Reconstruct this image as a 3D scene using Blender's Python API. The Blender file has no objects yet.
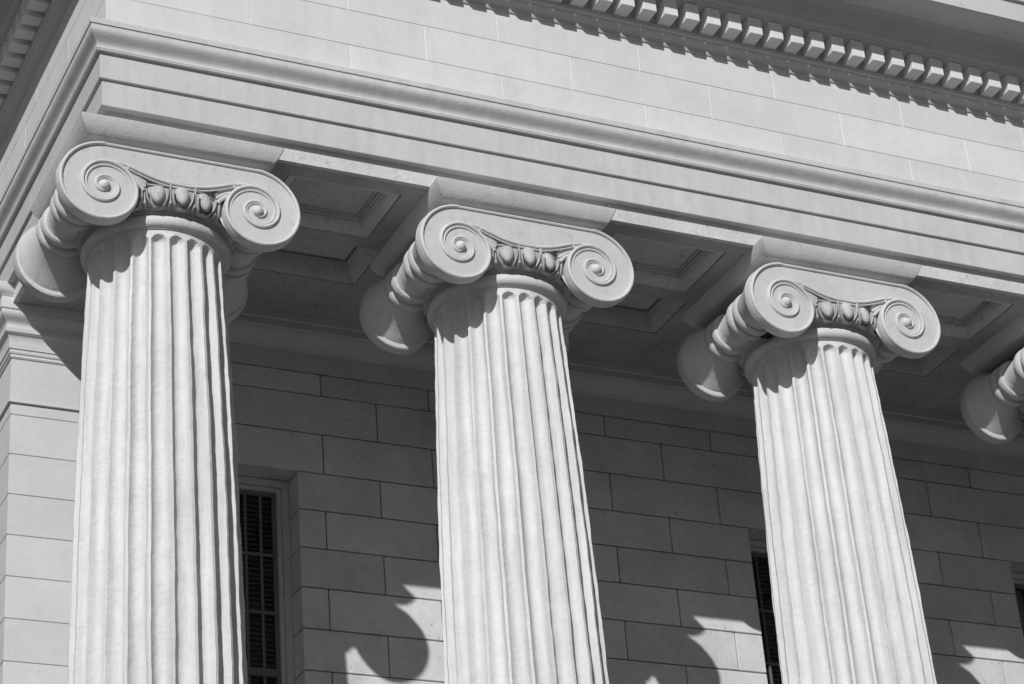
import bpy, bmesh, math, random
from mathutils import Vector, Matrix
from mathutils.geometry import delaunay_2d_cdt
random.seed(7)
PI = math.pi
scene = bpy.context.scene
COL = scene.collection

# ------------------------------------------------------------------ helpers
def link(name, bm, mat, parent=None, angle=32, smooth=True):
    bmesh.ops.recalc_face_normals(bm, faces=bm.faces[:])
    if smooth:
        for f in bm.faces:
            f.smooth = True
        lim = math.radians(angle)
        for e in bm.edges:
            if len(e.link_faces) == 2:
                e.smooth = e.calc_face_angle(0) < lim
            else:
                e.smooth = False
    me = bpy.data.meshes.new(name)
    bm.to_mesh(me)
    bm.free()
    for m in (mat if isinstance(mat, (list, tuple)) else [mat]):
        me.materials.append(m)
    o = bpy.data.objects.new(name, me)
    COL.objects.link(o)
    if parent:
        o.parent = parent
    return o

def empty(name, loc=(0, 0, 0)):
    o = bpy.data.objects.new(name, None)
    o.empty_display_size = .2
    COL.objects.link(o)
    o.location = loc
    return o

def tag(o, label, cat, group=None, kind='thing'):
    o['label'] = label
    o['category'] = cat
    if group:
        o['group'] = group
    if kind:
        o['kind'] = kind
    return o

def part(o, parent):
    """parent while keeping authored coordinates (parents sit at their base)"""
    o.parent = parent
    o.matrix_parent_inverse = Matrix.Identity(4)
    return o

def copy_tree(o, parent=None):
    c = o.copy()
    COL.objects.link(c)
    c.parent = parent
    for ch in list(o.children):
        copy_tree(ch, c)
    return c

def box(bm, x0, x1, y0, y1, z0, z1, mi=0):
    v = [bm.verts.new(p) for p in ((x0, y0, z0), (x1, y0, z0), (x1, y1, z0), (x0, y1, z0),
                                   (x0, y0, z1), (x1, y0, z1), (x1, y1, z1), (x0, y1, z1))]
    for q in ((0, 1, 5, 4), (1, 2, 6, 5), (2, 3, 7, 6), (3, 0, 4, 7), (4, 5, 6, 7), (3, 2, 1, 0)):
        f = bm.faces.new([v[i] for i in q])
        f.material_index = mi

def bevel_box(bm, x0, x1, y0, y1, z0, z1, c):
    """box with every edge chamfered by c"""
    t = bmesh.new()
    box(t, x0, x1, y0, y1, z0, z1)
    bmesh.ops.bevel(t, geom=t.edges[:], offset=c, segments=1, affect='EDGES', profile=.5)
    merge(bm, t)

def merge(bm, t, M=None):
    vm = {}
    for v in t.verts:
        vm[v] = bm.verts.new(M @ v.co if M else v.co)
    for f in t.faces:
        try:
            nf = bm.faces.new([vm[v] for v in f.verts])
            nf.material_index = f.material_index
        except ValueError:
            pass
    t.free()

def rings(bm, loops, closed=True, cap0=False, cap1=False, mi=0):
    """skin a list of loops (lists of points) of equal length"""
    L = [[bm.verts.new(p) for p in lp] for lp in loops]
    n = len(L[0])
    for a, b in zip(L, L[1:]):
        for i in range(n if closed else n - 1):
            j = (i + 1) % n
            f = bm.faces.new((a[i], a[j], b[j], b[i]))
            f.material_index = mi
    if cap0:
        bm.faces.new(L[0][::-1])
    if cap1:
        bm.faces.new(L[-1])
    return L

def lathe(bm, prof, n=64, cap=True):
    """prof: (r, z)"""
    loops = [[(r * math.cos(2 * PI * k / n), r * math.sin(2 * PI * k / n), z) for k in range(n)] for r, z in prof]
    rings(bm, loops, True, cap, cap)

def tube(bm, pts, rad, seg=8, nrm=Vector((0, 1, 0)), flat=1.0):
    """tube along points lying in planes around nrm; rad scalar or list; flat squashes along nrm"""
    P = [Vector(p) for p in pts]
    loops = []
    for i, p in enumerate(P):
        t = (P[min(i + 1, len(P) - 1)] - P[max(i - 1, 0)]).normalized()
        s = t.cross(nrm)
        if s.length < 1e-6:
            s = t.orthogonal()
        s.normalize()
        u = s.cross(t).normalized()
        r = rad[i] if isinstance(rad, (list, tuple)) else rad
        loops.append([p + s * r * math.cos(2 * PI * k / seg) + u * r * flat * math.sin(2 * PI * k / seg) for k in range(seg)])
    rings(bm, loops, True, True, True)

def sweep(bm, prof, Xp, Yp, x1, y1, nsub=1):
    """closed profile (d outward, z) carried along the front (Y=Yp-d) and, mitred, back along the left side (X=Xp-d)"""
    loops = []
    for k in range(nsub + 1):
        t = k / nsub
        loops.append([((x1) + t * ((Xp - d) - x1), Yp - d, z) for d, z in prof])
    for k in range(1, nsub + 1):
        t = k / nsub
        loops.append([(Xp - d, (Yp - d) + t * (y1 - (Yp - d)), z) for d, z in prof])
    rings(bm, loops, True, True, True)

def arc(c, r, a0, a1, n):
    return [(c[0] + r * math.cos(math.radians(a0 + (a1 - a0) * i / n)), c[1] + r * math.sin(math.radians(a0 + (a1 - a0) * i / n))) for i in range(n + 1)]

def interp(tab, x):
    for (a, fa), (b, fb) in zip(tab, tab[1:]):
        if (a <= x <= b) or (b <= x <= a):
            return fa + (fb - fa) * (x - a) / (b - a)
    return tab[0][1] if abs(x - tab[0][0]) < abs(x - tab[-1][0]) else tab[-1][1]

def catmull(tab, x):
    n = len(tab)
    for i in range(n - 1):
        if tab[i][0] <= x <= tab[i + 1][0]:
            p1, p2 = tab[i][1], tab[i + 1][1]
            h = tab[i + 1][0] - tab[i][0]
            m1 = (p2 - (tab[i - 1][1] if i else 2 * p1 - p2)) / 2
            m2 = ((tab[i + 2][1] if i + 2 < n else 2 * p2 - p1) - p1) / 2
            t = (x - tab[i][0]) / h
            return (2 * t**3 - 3 * t**2 + 1) * p1 + (t**3 - 2 * t**2 + t) * m1 + (-2 * t**3 + 3 * t**2) * p2 + (t**3 - t**2) * m2
    return tab[0][1] if x < tab[0][0] else tab[-1][1]

# ------------------------------------------------------------------ materials
def paint(name, base, var=.06, bump=.25, bscale=60., stain=0., stain_scale=9., streak=0., rough=.72, spots=0., wave=0.):
    m = bpy.data.materials.new(name)
    m.use_nodes = True
    nt = m.node_tree
    N, Lk = nt.nodes, nt.links
    bs = N['Principled BSDF']
    bs.inputs['Roughness'].default_value = rough
    bs.inputs['Specular IOR Level'].default_value = .3
    geo = N.new('ShaderNodeNewGeometry')
    pos = geo.outputs['Position']
    def noise(scale, detail=5, rough=.55, vec=pos):
        n = N.new('ShaderNodeTexNoise')
        n.inputs['Scale'].default_value = scale
        n.inputs['Detail'].default_value = detail
        n.inputs['Roughness'].default_value = rough
        Lk.new(vec, n.inputs['Vector'])
        return n.outputs['Fac']
    def ramp(fac, a, b, va, vb):
        r = N.new('ShaderNodeMapRange')
        r.inputs['From Min'].default_value = a
        r.inputs['From Max'].default_value = b
        r.inputs['To Min'].default_value = va
        r.inputs['To Max'].default_value = vb
        Lk.new(fac, r.inputs['Value'])
        return r.outputs['Result']
    def mul(a, b):
        n = N.new('ShaderNodeMath')
        n.operation = 'MULTIPLY'
        Lk.new(a, n.inputs[0])
        Lk.new(b, n.inputs[1])
        return n.outputs[0]
    v = ramp(noise(2.3, 6), .3, .7, 1 - var, 1 + var)
    v = mul(v, ramp(noise(17, 6, .65), .3, .75, 1 - var * .7, 1 + var * .5))
    v = mul(v, ramp(geo.outputs['Random Per Island'], 0, 1, 1 - var * .85, 1 + var * .85))
    if streak:
        mp = N.new('ShaderNodeMapping')
        mp.inputs['Scale'].default_value = (9, 9, .7)
        Lk.new(pos, mp.inputs['Vector'])
        v = mul(v, ramp(noise(1.6, 6, .6, mp.outputs['Vector']), .42, .75, 1, 1 - streak))
    if stain:
        v = mul(v, ramp(noise(stain_scale, 8, .7), .56, .72, 1, 1 - stain))
    if spots:
        v = mul(v, ramp(noise(26, 3, .6), .665, .72, 1, 1 - spots))
    c = N.new('ShaderNodeMath')
    c.operation = 'MULTIPLY'
    c.inputs[1].default_value = base
    Lk.new(v, c.inputs[0])
    cc = N.new('ShaderNodeCombineColor')
    for i in range(3):
        Lk.new(c.outputs[0], cc.inputs[i])
    Lk.new(cc.outputs[0], bs.inputs['Base Color'])
    h = noise(bscale, 6, .6)
    b = N.new('ShaderNodeBump')
    b.inputs['Strength'].default_value = bump
    b.inputs['Distance'].default_value = .01
    Lk.new(h, b.inputs['Height'])
    last = b
    if wave:
        b2 = N.new('ShaderNodeBump')
        b2.inputs['Strength'].default_value = wave
        b2.inputs['Distance'].default_value = .05
        Lk.new(noise(4.2, 3, .5), b2.inputs['Height'])
        Lk.new(b.outputs[0], b2.inputs['Normal'])
        last = b2
    Lk.new(last.outputs[0], bs.inputs['Normal'])
    return m

M_COL = paint('column_paint', .62, .05, .6, 30, stain=.10, stain_scale=9, streak=.20, wave=.10)
M_CAP = paint('capital_paint', .56, .07, .28, 50, stain=.20, stain_scale=10, streak=.06, wave=.10)
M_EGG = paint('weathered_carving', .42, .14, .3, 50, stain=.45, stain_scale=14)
M_ENT = paint('entablature_paint', .53, .06, .2, 45, stain=.14, stain_scale=4.5, streak=.10, wave=.10)
M_FRIEZE = paint('frieze_paint', .61, .05, .16, 45, stain=.08, stain_scale=4, streak=.05, wave=.10)
M_STRIP = paint('flaking_fascia_paint', .60, .10, .6, 45, stain=.38, stain_scale=11)
M_DENT = paint('dentil_lit_paint', .62, .06, .2, 45, stain=.12, stain_scale=9)  # lighter than the cornice: the lit tone of the dentils is in the colour
M_CORN = paint('cornice_shade_paint', .51, .06, .2, 45, stain=.14, stain_scale=6)  # darkened so the colour carries part of the cornice shade
M_WALL = paint('wall_paint', .57, .11, .35, 40, stain=.16, stain_scale=7, spots=.35, wave=.12)
M_JOINT = paint('dirty_joint', .10, .3, .3, 40, stain=.3)
M_ANTA = paint('pilaster_paint', .56, .05, .18, 45, stain=.08, stain_scale=6, wave=.08)
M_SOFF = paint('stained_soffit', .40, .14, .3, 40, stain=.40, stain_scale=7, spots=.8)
M_PANEL = paint('coffer_bounce_paint', .52, .12, .25, 40, stain=.45, stain_scale=12)  # lighter than the soffit, painting in light bounced onto the coffers
M_SASH = paint('sash_paint', .14, .08, .15, 40, stain=.15)
M_FRAME = paint('window_frame_paint', .45, .08, .15, 40, stain=.15)
M_SLAT = paint('blind_slat', .30, .1, .0, 40)
M_DARK = paint('painted_dark', .02, .05, 0, 10)  # near-black colour stands for unlit rooms and the depth of a hole
M_GROUND = paint('pale_paving', .125, .08, .2, 30)
M_STEP = paint('stone_step', .26, .06, .2, 30)

def glass():
    m = bpy.data.materials.new('window_glass')
    m.use_nodes = True
    nt = m.node_tree
    for n in list(nt.nodes):
        nt.nodes.remove(n)
    out = nt.nodes.new('ShaderNodeOutputMaterial')
    mix = nt.nodes.new('ShaderNodeMixShader')
    tr = nt.nodes.new('ShaderNodeBsdfTransparent')
    tr.inputs[0].default_value = (.82, .82, .82, 1)
    gl = nt.nodes.new('ShaderNodeBsdfGlossy')
    gl.inputs['Roughness'].default_value = .03
    fr = nt.nodes.new('ShaderNodeFresnel')
    fr.inputs['IOR'].default_value = 1.45
    nt.links.new(fr.outputs[0], mix.inputs[0])
    nt.links.new(tr.outputs[0], mix.inputs[1])
    nt.links.new(gl.outputs[0], mix.inputs[2])
    nt.links.new(mix.outputs[0], out.inputs[0])
    return m
M_GLASS = glass()

# ------------------------------------------------------------------ dimensions
YA = .55                       # column axis behind the front volute faces
XCOL = [-0.012, 2.391, 4.879, 7.367]
SOF = .474                     # underside of architrave and ceiling
W = 2.6                        # porch wall face
XEND = 9.6
ZC = .72                       # ceiling behind the colonnade beam
YEND = 6.5
ZFLOOR = -8.75
ZGROUND = -9.62

# ------------------------------------------------------------------ column
RTAB = [(-8.4, .565), (-5, .548), (-2.9, .519), (-2.0, .5), (-1.3, .478), (-.5, .446), (-.15, .430)]
def shaft_r(z):
    return catmull(RTAB, z)

col = empty('ionic_column', (XCOL[0], YA, 0))
# shaft: 24 flutes with fillets, rounded at the top
bm = bmesh.new()
NF, NS = 24, 14
zs = []
z = -8.25
while z < -.5:
    zs.append(z)
    z += .11 if z < -4.2 else .04
zs += [-.5 + .02 * i for i in range(12)]
zs += [-.266 + .0045 * i for i in range(15)]
zs += [-.190, -.170]
loops = []
ZT = -.206
rs = random.Random(3)
jit = [[rs.uniform(-1, 1) for _ in range(NF)] for _ in range(len(zs))]
for iz, z in enumerate(zs):
    r = shaft_r(z)
    hw = 2 * PI / NF / 2
    lp = []
    for k in range(NF):
        a0 = 2 * PI * k / NF
        # flute half width in angle; closes with a semicircle at the top
        half = hw * .80
        dz = (ZT - z) / (half * r)          # 0 at the tip, 1 where full width starts
        wv = 0 if dz <= 0 else (math.sqrt(max(0, 1 - (1 - min(dz, 1)) ** 2)))
        depth = .046 * wv * r / .45
        for s in range(NS):
            u = -1 + 2 * s / NS
            a = a0 + u * hw
            q = abs(u * hw) / (half * max(wv, 1e-4))
            d = 0
            if wv > 0 and q < 1:
                d = depth * math.sqrt(max(0, 1 - q ** 2.2))
            fade = min(1, max(0, (-.22 - z) / .3))
            ph = k + (1 if u > .55 else 0)
            rr = r - d + fade * (.0015 * math.sin(z * 6.1 + ph * 2.1) + .0012 * math.sin(z * 15.7 + ph * 4.3) + .0010 * math.sin(z * 29 + ph * 1.3)) + .0011 * jit[iz][(k + (1 if u > .55 else 0)) % NF]
            a += fade * (.0032 * math.sin(z * 4.3 + ph * 1.7) + .0018 * math.sin(z * 13.1 + ph * 2.9) + .0013 * math.sin(z * 31 + ph * 5.1))
            lp.append((rr * math.cos(a), rr * math.sin(a), z))
    loops.append(lp)
rings(bm, loops, True, True, True)
part(link('shaft', bm, M_COL, angle=50), col)

# base: plinth + attic mouldings
bm = bmesh.new()
prof = [(.50, ZFLOOR + .5)] + [(.566, ZFLOOR + .5), (.60, ZFLOOR + .46)] + arc((.60, ZFLOOR + .40), .06, 90, -90, 8) + \
    [(.60, ZFLOOR + .33)] + arc((.70, ZFLOOR + .28), .07, 135, 225, 6) + [(.67, ZFLOOR + .21)] + arc((.67, ZFLOOR + .15), .07, 60, -90, 8) + [(.5, ZFLOOR + .08)]
lathe(bm, prof, 72)
base = part(link('base', bm, M_STEP), col)
bm = bmesh.new()
bevel_box(bm, -.76, .76, -.76, .76, ZFLOOR + .0, ZFLOOR + .09, .008)
part(link('plinth', bm, M_STEP), base)

# neck: plain band, big astragal roll, dark gap
bm = bmesh.new()
prof = [(.30, -.176), (.431, -.176), (.434, -.170), (.444, -.168), (.446, -.162)]
prof += [(.442 + .036 * math.sin(math.radians(a)), -.121 - .042 * math.cos(math.radians(a))) for a in range(15, 170, 12)]
prof += [(.440, -.076), (.436, -.066), (.452, -.062), (.454, -.050), (.30, -.050)]
lathe(bm, prof, 96)
part(link('necking', bm, M_CAP), col)

# echinus bowl carrying the egg carving
bm = bmesh.new()
prof = [(.30, -.056), (.462, -.056)] + [(.478 + .058 * math.sin(math.radians(a)), -.050 + .12 * (1 - math.cos(math.radians(a)))) for a in range(0, 91, 9)] + [(.54, .12), (.3, .12)]
lathe(bm, prof, 96)
ech = part(link('echinus', bm, M_EGG), col)

def on_echinus(ang, z, off):
    """ang measured from the front (-Y), to +X"""
    t = min(max((z + .05) / .12, 0), 1)
    r = .478 + .058 * math.sin(math.acos(max(-1, 1 - t))) + off
    return Vector((r * math.sin(ang), -r * math.cos(ang), z))

PITCH = 16.6
for side in (0, 1):
    for k in (-2, -1, 0, 1, 2):
        a = math.radians(PITCH * k) + .005
        bm = bmesh.new()
        c = on_echinus(a, .020, .006)
        t = bmesh.new()
        bmesh.ops.create_uvsphere(t, u_segments=24, v_segments=16, radius=1)
        for v in t.verts:
            x, y, zz = v.co
            wdt = .047 * (1 + .20 * zz)
            v.co = (x * wdt, y * .036, zz * .078 + .006)
        merge(bm, t, Matrix.Translation(c) @ Matrix.Rotation(a, 4, 'Z') @ Matrix.Rotation(math.radians(-17), 4, 'X'))
        o = link('egg', bm, M_EGG, angle=60)
        if side:
            o.rotation_euler.z = PI
        part(o, ech)
    bm = bmesh.new()              # shells round the eggs, darts between them
    for k in (-2, -1, 0, 1, 2):
        a = math.radians(PITCH * k) + .005
        pts = []
        for q in range(0, 25):
            th = math.radians(168 + q * (204 / 24))
            cth = math.cos(th)
            dx, dz = .064 * math.copysign(abs(cth) ** .6, cth), .086 * math.sin(th)
            pts.append(on_echinus(a + dx / .53, .026 + dz, .024))
        tube(bm, pts, .0075, 8, nrm=Vector((math.sin(a), -math.cos(a), 0)), flat=2.6)
    for k in (-2.5, -1.5, -.5, .5, 1.5, 2.5):
        a = math.radians(PITCH * k) + .005
        pts = [on_echinus(a, zz, .020) for zz in (.085, .06, .02, -.015, -.03, -.045, -.062)]
        tube(bm, pts, [.0065, .0065, .0065, .0065, .013, .011, .001], 6, nrm=Vector((math.sin(a), -math.cos(a), 0)), flat=2.0)
    o = link('dart_carving', bm, M_EGG)
    if side:
        o.rotation_euler.z = PI
    part(o, ech)

# volute faces --------------------------------------------------
SP = [(0, .320), (90, .288), (180, .250), (270, .221), (360, .190), (450, .150), (540, .122), (630, .104), (720, .084), (810, .066), (900, .050)]
def spiral(deg):
    return catmull(SP, deg)
ZE = .006
def sp_pt(deg, off=0, sgn=1):
    """left volute; deg counted from straight up, turning to the outside"""
    r = spiral(deg) + off
    th = math.radians(90 + deg)
    return (sgn * (-.5 + r * math.cos(th)), ZE + r * math.sin(th))
CAN = [(-.48, .188), (-.42, .186), (-.34, .170), (-.26, .143), (-.18, .117), (-.09, .101), (0, .098), (.09, .101), (.18, .117), (.26, .143), (.34, .170), (.42, .186), (.48, .188)]
def canal(x):
    return catmull(CAN, x) + ZE - .004

YF = -YA                      # front plane in column coordinates
def volute_face():
    bm = bmesh.new()
    # outline of the face: top edge, outer spiral turn, sagging lower edge of the channel
    out = []
    for d in range(0, 317, 6):
        out.append(sp_pt(d))
    left = [p for p in out]
    xs = [-.335 + .67 * i / 24 for i in range(25)]
    low = [(x, canal(x) - .008) for x in xs]
    right = [(-x, z) for x, z in reversed(left)]
    topn = 10
    top = [(.5 - 1.0 * i / topn, ZE + .318) for i in range(1, topn)]
    poly = left + low + right + top
    # rounded rim: several loops
    n = len(poly)
    cx = [Vector((p[0], p[1])) for p in poly]
    nrm = []
    for i in range(n):
        t = (cx[(i + 1) % n] - cx[i - 1])
        t.normalize()
        nrm.append(Vector((t.y, -t.x)))
    area = sum(cx[i].x * cx[(i + 1) % n].y - cx[(i + 1) % n].x * cx[i].y for i in range(n))
    sg = 1 if area > 0 else -1
    def loop(off, y):
        return [(cx[i].x + sg * nrm[i].x * off, y, cx[i].y + sg * nrm[i].y * off) for i in range(n)]
    lps = [loop(-.012, YF + .092), loop(-.003, YF + .086), loop(0, YF + .06), loop(0, YF + .020), loop(-.004, YF + .009), loop(-.012, YF + .004), loop(-.020, YF + .007), loop(-.024, YF + .014)]
    L = rings(bm, lps, True)
    for lp in (L[0], L[-1]):
        co2 = [Vector((v.co.x, v.co.z)) for v in lp]
        vs, es, fs, ov, oe, of = delaunay_2d_cdt(co2, [(i, (i + 1) % n) for i in range(n)], [], 1, 1e-7)
        vm = []
        for p, src in zip(vs, ov):
            vm.append(lp[src[0]] if src else bm.verts.new((p.x, lp[0].co.y, p.y)))
        for f in fs:
            if len(set(f)) == 3:
                try:
                    bm.faces.new([vm[i] for i in f])
                except ValueError:
                    pass
    # raised spiral fillets
    for sgn in (1, -1):
        yb = YF + .013
        degs = list(range(0, 905, 9))
        pts = [(p[0], yb, p[1]) for p in (sp_pt(d, -.014 if d > 60 else -.014, sgn) for d in degs)]
        rad = [.0135 if d < 420 else .0145 - .005 * (d - 420) / 480 for d in degs]
        tube(bm, pts, rad, 10, flat=1.25)
        # second, finer fillet inside the first
        degs = list(range(180, 905, 9))
        pts = [(p[0], yb + max(0, .016 * (1 - (degs[i_] - 180) / 120)), p[1]) for i_, p in enumerate(sp_pt(d, -.014 - .027 * min(1, (spiral(d) / .18)) , sgn) for d in degs)]
        tube(bm, pts, [min(.0095, .001 + .0095 * (d - 180) / 200) - .004 * max(0, d - 380) / 520 for d in degs], 8, flat=1.1)
    for off, rad, x0 in ((.002, .0085, .47), (-.022, .006, .38)):
        pts = [(x, YF + .012, canal(x) + off * (1 if abs(x) < .3 else max(0.2, 1 - (abs(x) - .3) * 4))) for x in [-x0 + 2 * x0 * i / 48 for i in range(49)]]
        tube(bm, pts, rad, 7)
    pts = [(x, YF + .014, ZE + .318 - .014) for x in [-.5 + i / 20 for i in range(21)]]
    tube(bm, pts, .0125, 8, flat=1.1)
    # little palmette leaves where the channel meets the egg carving
    for sgn in (1, -1):
        for ax, az, bx, bz, rr in ((-.395, .158, -.225, .092, .011), (-.36, .128, -.232, .062, .012), (-.325, .098, -.240, .034, .011)):
            tt = [i / 10 for i in range(11)]
            pts = [(sgn * (ax + (bx - ax) * t), YF + .026 + .012 * t, az + (bz - az) * t + .012 * math.sin(t * PI)) for t in tt]
            tube(bm, pts, [.003 + rr * math.sin(min(1, .08 + t) * PI * .62) for t in tt], 8)
    return bm
vf = part(link('volute_face', volute_face(), M_CAP), col)
def eye_bm():
    bm = bmesh.new()
    prof = [(.037 * math.cos(math.radians(a)), .036 * math.sin(math.radians(a))) for a in range(0, 90, 12)]
    loops = [[(r * math.cos(2 * PI * k / 24), -h, r * math.sin(2 * PI * k / 24)) for k in range(24)] for r, h in [(.038, -.012)] + prof + [(.003, .0362)]]
    rings(bm, loops, True, True, True)
    return bm
def eyes(v):
    for s in (-1, 1):
        o = link('volute_eye', eye_bm(), M_CAP)
        o.location = (s * .5, YF + .012, ZE)
        part(o, v)
eyes(vf)
vr = vf.copy()
COL.objects.link(vr)
vr.rotation_euler.z = PI
part(vr, col)
for ch in vf.children:
    c = ch.copy()
    COL.objects.link(c)
    c.parent = vr

# bolsters: vase shaped rolls from front to rear volute, belted by four rings
BP = [(.080, .268), (.10, .258), (.13, .238), (.17, .210), (.22, .182), (.27, .160), (.312, .149)]
def ringprof(c, base):
    return [(c - .032, base), (c - .031, base + .012), (c - .020, base + .021), (c, base + .024), (c + .020, base + .021), (c + .031, base + .012), (c + .032, base)]
half = BP + ringprof(.350, .145) + [(.396, .137)] + ringprof(.442, .138) + [(.48, .133), (.53, .131)]
full = half + [(1.11 - y, p) for y, p in reversed(half)]
for s in (1, -1):
    bm = bmesh.new()
    loops = []
    for y, r in full:
        lp = []
        for k in range(64):
            th = 2 * PI * k / 64
            g = min(1, max(0, (.27 - r) / .12))
            lp.append((s * (-.518 - .045 * g + r * math.cos(th)), YF + y, .045 + .045 * g + r * math.sin(th)))
        loops.append(lp)
    rings(bm, loops, True, True, True)
    part(link('bolster', bm, M_CAP, angle=38), col)

# core block and abacus
bm = bmesh.new()
bevel_box(bm, -.50, .50, -.45, .45, .11, .3575, .01)
part(link('capital_block', bm, M_JOINT), col)
bm = bmesh.new()
prof = [(.40, .358), (.592, .358)]
for i in range(0, 11):
    a = math.radians(26 + 40 * i / 10)
    prof.append((.600 + .064 * (math.sin(a) - 0.4384) / 0.4752, .360 + .108 * (0.8988 - math.cos(a)) / 0.4921))
prof += [(.665, .4725)]
loops = []
for d, z in prof:
    dy = d - .055
    c = .006 if d > .6 else .003
    lp = [(-d, -dy + c, z), (-d + c, -dy, z), (d - c, -dy, z), (d, -dy + c, z), (d, dy - c, z), (d - c, dy, z), (-d + c, dy, z), (-d, dy - c, z)]
    loops.append(lp)
rings(bm, loops, True, True, True)
part(link('abacus', bm, M_CAP), col)

tag(col, 'fluted Ionic column standing at the corner of the building, beside the sunlit pilaster', 'column', 'Ionic columns along the portico')
labels = ['fluted Ionic column in the middle of the photo, next along from the corner column',
          'fluted Ionic column with a small black hole under its left scroll',
          'column at the right edge, only the ringed left roll of its capital in the photo']
cols = [col]
for x, lb in zip(XCOL[1:], labels):
    c = copy_tree(col)
    for ch in c.children:
        if ch.data and ch.data.name.startswith('shaft'):
            ch.rotation_euler.z = 2 * PI / NF * (5 * len(cols))
    c.location = (x, YA, 0)
    c['label'] = lb
    cols.append(c)

# dark lump painted as hole shade, beside the left roll of the third column
bm = bmesh.new()
bmesh.ops.create_icosphere(bm, subdivisions=3, radius=1)
rh = random.Random(5)
for v in bm.verts:
    q = 1 + .22 * math.sin(v.co.x * 5 + 1) * math.cos(v.co.z * 4) + rh.uniform(-.08, .08)
    v.co = (v.co.x * .050 * q, v.co.y * .040 * q, v.co.z * .024 * q)
hole = part(link('hole_shade', bm, M_DARK), cols[2])
hole.location = (4.416 - XCOL[2], .372 - YA, -.060)
hole.rotation_euler = (0, math.radians(-12), math.radians(20))

# ------------------------------------------------------------------ entablature
ent = empty('entablature', (0, 0, 0))
tag(ent, 'pale stone entablature with three stepped fasciae, plain frieze and dentil cornice above the columns', 'entablature')
AX = -.55                     # architrave left face
def closed(prof, back=-.25):
    return prof + [(back, prof[-1][1]), (back, prof[0][1])]
bm = bmesh.new()              # the beam behind the fasciae, above the ceiling panels
sweep(bm, closed([(-.16, .69), (-.16, 1.17)], -.9), AX, 0, XEND, YEND)
arch = part(link('architrave', bm, M_ENT), ent)
bm = bmesh.new()
sweep(bm, closed([(-.074, SOF - .001), (-.074, .609)], -.110), AX, 0, XEND, YEND, 40)
part(link('fascia', bm, M_STRIP), arch)
bm = bmesh.new()
sweep(bm, closed([(-.024, .603), (-.020, .607), (-.020, .800)], -.2), AX, 0, XEND, YEND)
part(link('fascia', bm, M_ENT), arch)
bm = bmesh.new()
sweep(bm, closed([(-.004, .796), (0, .800), (0, .990)], -.2), AX, 0, XEND, YEND)
part(link('fascia', bm, M_ENT), arch)
bm = bmesh.new()
cy = [(.022, .988), (.026, .992), (.028, 1.004)]
for i in range(0, 13):        # cyma reversa
    t = i / 12
    cy.append((.030 + .050 * (t - math.sin(2 * PI * t) / (2 * PI) * 1.5), 1.004 + .130 * t))
cy += [(.081, 1.139), (.079, 1.146), (.088, 1.149), (.088, 1.186), (.080, 1.194)]
sweep(bm, closed(cy), AX, 0, XEND, YEND)
part(link('crown_moulding', bm, M_ENT), arch)

# frieze of chamfered blocks
FX = -.512
CH = .0050
frz = bmesh.new()
def plate_front(bm, x0, x1, z0, z1, yf, yb, c=CH, left=False):
    """one block with V-chamfered front edges; left: runs in Y on plane X=yf"""
    def P(a, d, z):
        return (yf - d if left else a, a if left else yf - d, z)
    o = [P(x0, -c, z0), P(x1, -c, z0), P(x1, -c, z1), P(x0, -c, z1)]
    i = [P(x0 + c, 0, z0 + c * .6), P(x1 - c, 0, z0 + c * .6), P(x1 - c, 0, z1 - c * .6), P(x0 + c, 0, z1 - c * .6)]
    b = [P(x0, -(yb), z0), P(x1, -(yb), z0), P(x1, -(yb), z1), P(x0, -(yb), z1)]
    rings(bm, [b, o, i], True, True, True)
rows = [(1.188, 1.448), (1.448, 1.738), (1.738, 2.05)]
jx = [[-.277, 1.168], [.467, 1.729], [-.2, 1.168]]
for (z0, z1), js, st in zip(rows, jx, (2.29, 2.845, 2.29)):
    js = list(js)
    x = st
    while x < XEND:
        js.append(x)
        x += 1.12
    js = js + [XEND]
    for a, b in zip(js, js[1:]):
        plate_front(frz, a, b, z0, z1, 0, .10)
jy = [[.85, 1.97], [.33, 1.45, 2.5], [.85, 1.97]]
jy = [[.42, 1.54, 2.66], [.90, 2.02, 3.1], [.34, 1.72, 2.9]]
for (z0, z1), js in zip(rows, jy):
    bevel_box(frz, FX, jx[rows.index((z0, z1))][0], 0, js[0], z0, z1, .003)
    js = js + [4.0, 5.1, YEND]
    for a, b in zip(js, js[1:]):
        plate_front(frz, a, b, z0, z1, FX, .10, left=True)
part(link('frieze', frz, M_FRIEZE, smooth=False), ent)

# cornice
ZD = 2.119
Q = .225
corn = bmesh.new()
cp = [(.0, 2.000), (.010, 2.002), (.015, 2.008), (.011, 2.014), (.006, 2.016)]
for i in range(0, 13):        # bed moulding, cyma reversa
    t = i / 12
    cp.append((.010 + .060 * (t - math.sin(2 * PI * t) / (2 * PI) * .8), 2.018 + .063 * t))
cp += [(.072, 2.083), (.086, 2.086), (.086, 2.119), (.076, 2.122), (.076, 2.262)]
cp += [(.228, 2.264), (.240, 2.268), (.240, 2.290), (.250, 2.295), (.262, 2.312), (.262, 2.338), (.270, 2.342)]
for i in range(1, 9):
    a = math.radians(90 * i / 8)
    cp.append((.272 + .102 * (1 - math.cos(a)), 2.342 + .126 * math.sin(a)))
cp += [(.376, 2.472), (.612, 2.472), (.612, 2.460), (.630, 2.460), (.630, 2.63), (.655, 2.64), (.655, 2.665)]
for i in range(0, 11):
    t = i / 10
    cp.append((.66 + .13 * (t - math.sin(2 * PI * t) / (2 * PI) * .8), 2.67 + .16 * t))
cp += [(.795, 2.87)]
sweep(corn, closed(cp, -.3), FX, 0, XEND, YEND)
corn_o = part(link('cornice', corn, M_CORN), ent)
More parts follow.
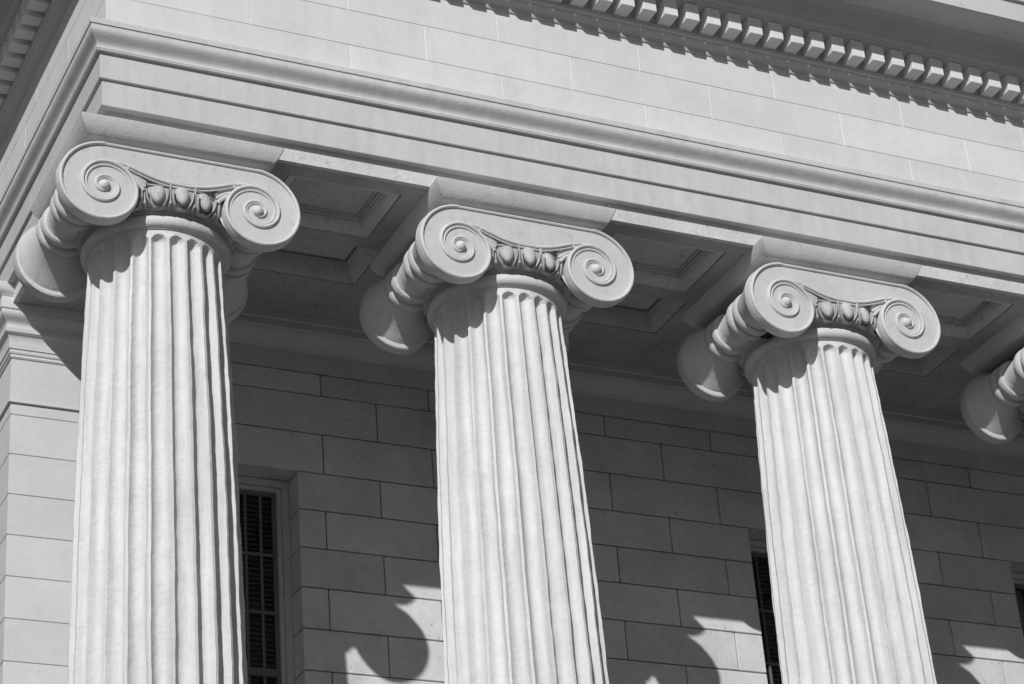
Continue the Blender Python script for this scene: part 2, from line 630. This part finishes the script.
def dentil_mesh():
    bm = bmesh.new()
    bevel_box(bm, -.054, .054, -Q, -.073, ZD, 2.2635, .004)
    return bm
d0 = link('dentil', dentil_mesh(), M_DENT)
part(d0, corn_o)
first = True
spots = []
x = 3.952 - .1765 * 26
while x < 9.5:
    spots.append((x, 0))
    x += .1765
y = 1.32 - .1755 * 8
while y < 3.9:
    spots.append((y, 1))
    y += .1755
for a, lf in spots:
    if lf and a < -.1:
        continue
    if not lf and a < FX - .15:
        continue
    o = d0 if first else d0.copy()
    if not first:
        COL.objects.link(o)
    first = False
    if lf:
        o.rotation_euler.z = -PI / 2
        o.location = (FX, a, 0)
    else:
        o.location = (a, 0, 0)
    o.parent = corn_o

# unseen roof slab, added to keep light from leaking in at the top
bm = bmesh.new()
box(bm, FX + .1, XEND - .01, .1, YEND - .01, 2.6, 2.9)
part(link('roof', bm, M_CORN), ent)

# ------------------------------------------------------------------ ceiling with coffers
ceil = empty('portico_ceiling', (0, 0, 0))
tag(ceil, 'shaded portico ceiling with recessed moulded panels and dark mould stains between the columns', 'ceiling')
bays = [(XCOL[i], XCOL[i + 1]) for i in range(3)]
YB = .955                     # back face of the colonnade beam
low_holes = [(a + .80, b - .80, .224, .828) for a, b in bays]
high_holes = [(a + .49, b - .49, 1.12, 1.84) for a, b in bays]
def plate(name, x0, x1, y0, y1, z, holes, mat):
    bm = bmesh.new()
    xs = sorted(set([x0, x1] + [h[0] for h in holes] + [h[1] for h in holes]))
    ys = sorted(set([y0, y1] + [h[2] for h in holes] + [h[3] for h in holes]))
    vv = {}
    def gv(x, y):
        k = (round(x, 4), round(y, 4))
        if k not in vv:
            vv[k] = bm.verts.new((x, y, z))
        return vv[k]
    for a, b in zip(xs, xs[1:]):
        for c, d in zip(ys, ys[1:]):
            cx, cyy = (a + b) / 2, (c + d) / 2
            if any(h[0] < cx < h[1] and h[2] < cyy < h[3] for h in holes):
                continue
            bm.faces.new((gv(a, c), gv(a, d), gv(b, d), gv(b, c)))
    ext = bmesh.ops.extrude_face_region(bm, geom=bm.faces[:])
    bmesh.ops.translate(bm, verts=[g for g in ext['geom'] if isinstance(g, bmesh.types.BMVert)], vec=(0, 0, .02))
    return part(link(name, bm, mat, smooth=False), ceil)
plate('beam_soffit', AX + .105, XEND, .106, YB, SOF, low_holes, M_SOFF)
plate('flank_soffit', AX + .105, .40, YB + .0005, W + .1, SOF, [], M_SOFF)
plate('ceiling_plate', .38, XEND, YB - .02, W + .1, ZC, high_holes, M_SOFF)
bm = bmesh.new()
box(bm, .401, XEND, YB - .03, YB, SOF + .001, ZC + .02)
box(bm, .372, .4005, YB - .029, W + .05, SOF + .001, ZC + .02)
part(link('beam_back', bm, M_SOFF, smooth=False), ceil)
holes = [(h, SOF, 0) for h in low_holes] + [(h, ZC, 1) for h in high_holes]
P1 = [(0, 0), (0, .030), (.007, .030), (.007, .006), (.022, .008), (.050, .022), (.076, .048), (.080, .062), (.090, .062), (.090, .076), (.096, .076), (.096, .070), (.108, .070), (.108, .092), (.122, .092), (.122, .108)]
P2 = [(0, 0), (0, .030), (.006, .030), (.006, .006), (.016, .006), (.024, .012), (.044, .030), (.070, .060), (.090, .098), (.096, .112), (.101, .112), (.101, .135), (.107, .135), (.107, .128), (.116, .128)]
for h, zc, up in holes:
    bm = bmesh.new()
    prof = P2 if up else P1
    loops = []
    for d, z in prof:
        d += .002
        loops.append([(h[0] + d, h[2] + d, zc + z), (h[1] - d, h[2] + d, zc + z), (h[1] - d, h[3] - d, zc + z), (h[0] + d, h[3] - d, zc + z)])
    rings(bm, loops, True, False, False)
    fr = part(link('coffer', bm, M_PANEL, angle=30), ceil)
    d, z = prof[-1]
    bm = bmesh.new()
    box(bm, h[0] + d - .01, h[1] - d + .01, h[2] + d - .01, h[3] - d + .01, zc + z, zc + z + .03)
    part(link('coffer_panel', bm, M_PANEL, smooth=False), fr)

# ------------------------------------------------------------------ porch wall
wall = empty('portico_wall', (4.5, W, 0))
tag(wall, 'shaded ashlar wall of large painted blocks behind the columns', 'wall')
WOFF = Vector((4.5, W, 0))
def wpart(o, parent=None):
    o.parent = parent or wall
    if parent is None:
        o.location = -WOFF
    return o
WINX = [(.612, 1.700), (2.972, 4.060), (5.483, 6.571), (8.003, 9.091)]
WTOP = -.453
WBOT = -4.15
zl = [.370, .189, -.132, -.453, -.753, -1.054, -1.362, -1.677, -1.992]
while zl[-1] > ZFLOOR + .3:
    zl.append(zl[-1] - .309)
EV = [1.905, 2.782, 3.53, 4.285, 5.240, 6.02, 6.80, 7.745, 8.5]
OD = [2.345, 3.12, 3.92, 4.775, 5.78, 6.44, 7.287, 8.45, 9.2]
GAP = .0045
bm = bmesh.new()
for k, (zt, zb) in enumerate(zip(zl, zl[1:])):
    js = EV if (k % 2 == 0) else OD
    if zb >= WTOP - .001 or zt <= WBOT + .01:
        segs = [(.47, XEND)]
    else:
        e = [.47] + [v for w in WINX for v in w] + [XEND]
        segs = [(e[i], e[i + 1]) for i in range(0, len(e), 2)]
    for s0, s1 in segs:
        cuts = [s0] + [j for j in js if s0 + .05 < j < s1 - .05] + [s1]
        for a, b in zip(cuts, cuts[1:]):
            if b - a < .02:
                continue
            ga = GAP if a != s0 else 0
            gb = GAP if b != s1 else 0
            dy = random.uniform(-.0015, .0015)
            bevel_box(bm, a + ga, b - gb, W + dy, W + .27, zb + GAP, zt - GAP, .004)
wb = wpart(link('wall_blocks', bm, M_WALL, smooth=False))
bm = bmesh.new()               # mortar core seen in the joints, piece by piece round the windows
e = [.47] + [v for w in WINX for v in w] + [XEND]
IN = .012
box(bm, .472, XEND, W + .016, W + .26, zl[3] + .02, zl[0] + .01)
for i in range(0, len(e), 2):
    if e[i + 1] - e[i] > .1:
        box(bm, e[i] + IN, e[i + 1] - IN, W + .016, W + .255, WBOT, zl[3] + .019)
box(bm, .472, XEND, W + .016, W + .26, ZFLOOR, WBOT - .001)
part(link('mortar', bm, M_JOINT, smooth=False), wb)
bm = bmesh.new()               # plain band below the crown
box(bm, .47, XEND, W - .004, W + .2, .373, ZC - .002)
wpart(link('frieze_band', bm, M_WALL, smooth=False))
bm = bmesh.new()               # crown moulding under the ceiling
pr = [(0, .530), (.014, .530), (.016, .540)]
for i in range(0, 11):
    t = i / 10
    pr.append((.018 + .105 * (t - .12 * math.sin(2 * PI * t)), .543 + .100 * t))
pr += [(.125, .648), (.135, .652), (.135, .704), (.224, .704), (.224, .660), (.236, .660), (.236, ZC - .001), (-.05, ZC - .001), (-.05, .530)]
rings(bm, [[(x, W - d, z) for d, z in pr] for x in (.5, XEND)], True, True, True)
wpart(link('crown_moulding', bm, M_ANTA))  # paint picked to put ground bounce into the colour of the cove

# windows
def make_window():
    w0, w1 = -.544, .544
    zt, zb = WTOP, WBOT
    bm = bmesh.new()
    # stepped casing round the opening
    def frame(x0, x1, z0, z1, t, ya, yb):
        bevel_box(bm, x0, x0 + t, ya, yb, z0, z1, .004)
        bevel_box(bm, x1 - t, x1, ya, yb, z0, z1, .004)
        bevel_box(bm, x0 + t, x1 - t, ya, yb, z1 - t, z1, .004)
        bevel_box(bm, x0 + t, x1 - t, ya, yb, z0, z0 + t, .004)
    frame(w0 + .002, w1 - .002, zb, zt - .003, .054, .190, .30)
    frame(w0 + .056, w1 - .056, zb + .054, zt - .057, .030, .215, .30)
    casing = link('window', bm, M_FRAME)
    bm = bmesh.new()
    x0, x1, z0, z1 = w0 + .087, w1 - .087, zb + .085, zt - .088
    bars = [x0 + .115, x0 + .232, x1 - .115, x1 - .232, 0]
    frame(x0, x1, z0, z1, .026, .245, .29)
    for x in bars:
        bevel_box(bm, x - .009, x + .009, .252, .285, z0 + .026, z1 - .026, .003)
    z = -1.215
    for z, t in ((-1.033, .011), (-1.482, .011), (-1.939, .028), (-2.39, .011), (-2.84, .011), (-3.29, .011), (-3.72, .011)):
        bevel_box(bm, x0 + .026, x1 - .026, .250 if t < .02 else .235, .287, z - t, z + t, .003)
    sash = link('sash', bm, M_SASH)
    sash.parent = casing
    bm = bmesh.new()
    box(bm, x0 + .01, x1 - .01, .270, .274, z0 + .01, z1 - .01)
    g = link('pane', bm, M_GLASS, smooth=False)
    g.parent = casing
    bm = bmesh.new()
    z = z1 - .03
    while z > z0:
        t = bmesh.new()
        box(t, x0 + .005, x1 - .005, -.014, .014, -.0016, .0016)
        merge(bm, t, Matrix.Translation((0, .34, z)) @ Matrix.Rotation(math.radians(38), 4, 'X'))
        z -= .0386
    b = link('blind', bm, M_SLAT, smooth=False)
    b.parent = casing
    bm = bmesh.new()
    box(bm, w0 + .03, w1 - .03, .40, .44, zb + .02, zt - .02)  # dark sheet painting the unlit room behind the window
    r = link('room_darkness', bm, M_DARK, smooth=False)
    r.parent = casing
    bm = bmesh.new()
    bevel_box(bm, w0 - .06, w1 + .06, -.06, .19, zb - .10, zb - .002, .008)
    s = link('sill', bm, M_FRAME)
    s.parent = casing
    return casing
wn = make_window()
for i, (a, b) in enumerate(WINX):
    o = wn if i == 0 else copy_tree(wn)
    o.parent = wall
    o.location = ((a + b) / 2 - 4.5, 0, 0)
# upper wall beyond the ceiling, body of the building
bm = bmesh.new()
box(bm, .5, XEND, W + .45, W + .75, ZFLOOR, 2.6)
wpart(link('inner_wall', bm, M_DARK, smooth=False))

# ------------------------------------------------------------------ pilaster at the corner
ant = empty('corner_pilaster', (0, 2.5, 0))
tag(ant, 'sunlit pilaster with a moulded cap standing behind the corner column', 'pilaster')
AXF, AYF = -.447, 2.5
bm = bmesh.new()
z = -.350
rowsA = [(-.262, -.350)]
while z > ZFLOOR + .2:
    rowsA.append((z, z - .3025))
    z -= .3025
def ring_block(bm, zt, zb, d, c):
    lo = []
    for dd, zq in ((d - c, zb), (d, zb + c), (d, zt - c), (d - c, zt)):
        lo.append([(AXF - dd, AYF - dd, zq), (.45 + dd, AYF - dd, zq), (.45 + dd, 3.8, zq), (AXF - dd, 3.8, zq)])
    rings(bm, lo, True, True, True)
for zt, zb in rowsA:
    ring_block(bm, zt - .001, zb + .001, 0, .005)
sh = link('shaft', bm, M_ANTA, smooth=False)
sh.parent = ant
sh.location = (0, -2.5, 0)
bm = bmesh.new()
pf = [(.010, -.262), (.018, -.259), (.018, -.249), (.007, -.243), (.004, .085),
      (.012, .088), (.018, .098), (.012, .110), (.013, .116), (.020, .120), (.024, .132), (.020, .142)]
pf += [(.022, .150), (.030, .155), (.030, .168), (.024, .172)]
for i in range(0, 9):
    t = i / 8
    pf.append((.026 + .030 * (1 - math.cos(t * PI / 2)), .175 + .085 * math.sin(t * PI / 2)))
pf += [(.058, .264), (.064, .268), (.066, .280), (.066, .300), (.058, .306)]
for i in range(0, 9):
    t = i / 8
    pf.append((.058 + .044 * t - .012 * math.sin(2 * PI * t), .308 + .112 * t))
pf += [(.104, .424), (.110, .428), (.110, .515), (.116, .520), (.120, .528)]
for i in range(1, 7):
    t = i / 6
    pf.append((.120 + .026 * math.sin(t * PI / 2), .528 + .04 * t))
pf += [(.148, .572), (.148, .612), (.02, .614)]
lo = [[(AXF - d, AYF - d, z), (.45 + d, AYF - d, z), (.45 + d, 3.8, z), (AXF - d, 3.8, z)] for d, z in pf]
rings(bm, lo, True, True, True)
cp_ = link('capital', bm, M_ANTA)
cp_.parent = ant
cp_.location = (0, -2.5, 0)

# side wall running back from the pilaster
sw = empty('side_wall', (AXF, 3.8, 0))
tag(sw, 'plain side wall of the building running back from the corner pilaster', 'wall')
bm = bmesh.new()
box(bm, .0, .4, .002, 3.0, ZFLOOR, SOF + .1)
o = link('wall_face', bm, M_ANTA, smooth=False)
o.parent = sw

# ------------------------------------------------------------------ floor, steps, ground
bm = bmesh.new()
box(bm, -1.1, XEND + .5, -.45, 3.0, ZFLOOR - .29, ZFLOOR)
o = link('portico_floor', bm, M_STEP, smooth=False)
o['kind'] = 'structure'
bm = bmesh.new()
for k in (1, 2):
    box(bm, -1.1 - .34 * k, XEND + .5 + .34 * k, -.45 - .34 * k, 3.2, ZFLOOR - .29 * (k + 1) + (0.0 if k < 2 else -.02), ZFLOOR - .29 * k - .002 * k)
o = link('steps', bm, M_STEP, smooth=False)
o['kind'] = 'structure'
bm = bmesh.new()
v = [bm.verts.new(p) for p in ((-400, -400, ZGROUND), (400, -400, ZGROUND), (400, 400, ZGROUND), (-400, 400, ZGROUND))]
bm.faces.new(v)
o = link('ground', bm, M_GROUND, smooth=False)
o['kind'] = 'structure'

# ------------------------------------------------------------------ light
AZ, EL = math.radians(36.0), math.radians(29.2)
sdir = Vector((-math.sin(AZ) * math.cos(EL), -math.cos(AZ) * math.cos(EL), math.sin(EL)))
sl = bpy.data.lights.new('sun', 'SUN')
sl.energy = 5.0
sl.angle = math.radians(.53)
sl.color = (1, 1, 1)
so = bpy.data.objects.new('sun', sl)
COL.objects.link(so)
so.rotation_euler = sdir.to_track_quat('Z', 'Y').to_euler()
w = bpy.data.worlds.new('World')
scene.world = w
w.use_nodes = True
nt = w.node_tree
bg = nt.nodes['Background']
sky = nt.nodes.new('ShaderNodeTexSky')
sky.sky_type = 'NISHITA'
sky.sun_disc = False
sky.sun_elevation = EL
sky.sun_rotation = math.atan2(sdir.x, sdir.y)
bw = nt.nodes.new('ShaderNodeSeparateColor')     # black and white photograph, red filter
nt.links.new(sky.outputs[0], bw.inputs[0])
nt.links.new(bw.outputs[0], bg.inputs['Color'])
bg.inputs['Strength'].default_value = .05

# ------------------------------------------------------------------ camera
R = [[0.9053651, -0.4181926, -0.0736815], [0.1408192, 0.4593858, -0.8770032], [0.4006045, 0.7836324, 0.4748014]]
C = [-4.03995, -12.2147, -8.06691]
cd = bpy.data.cameras.new('camera')
co = bpy.data.objects.new('camera', cd)
COL.objects.link(co)
m = Matrix(((R[0][0], -R[1][0], -R[2][0], C[0]), (R[0][1], -R[1][1], -R[2][1], C[1]), (R[0][2], -R[1][2], -R[2][2], C[2]), (0, 0, 0, 1)))
co.matrix_world = m
cd.sensor_width = 36
cd.lens = 36 * 2405.90 / 1024
cd.clip_start = .1
cd.clip_end = 2000
scene.camera = co

scene.view_settings.view_transform = 'Standard'
scene.view_settings.look = 'None'
scene.view_settings.exposure = -.38
scene.view_settings.gamma = 1
scene.cycles.max_bounces = 8
scene.cycles.diffuse_bounces = 6
scene.cycles.use_denoising = True
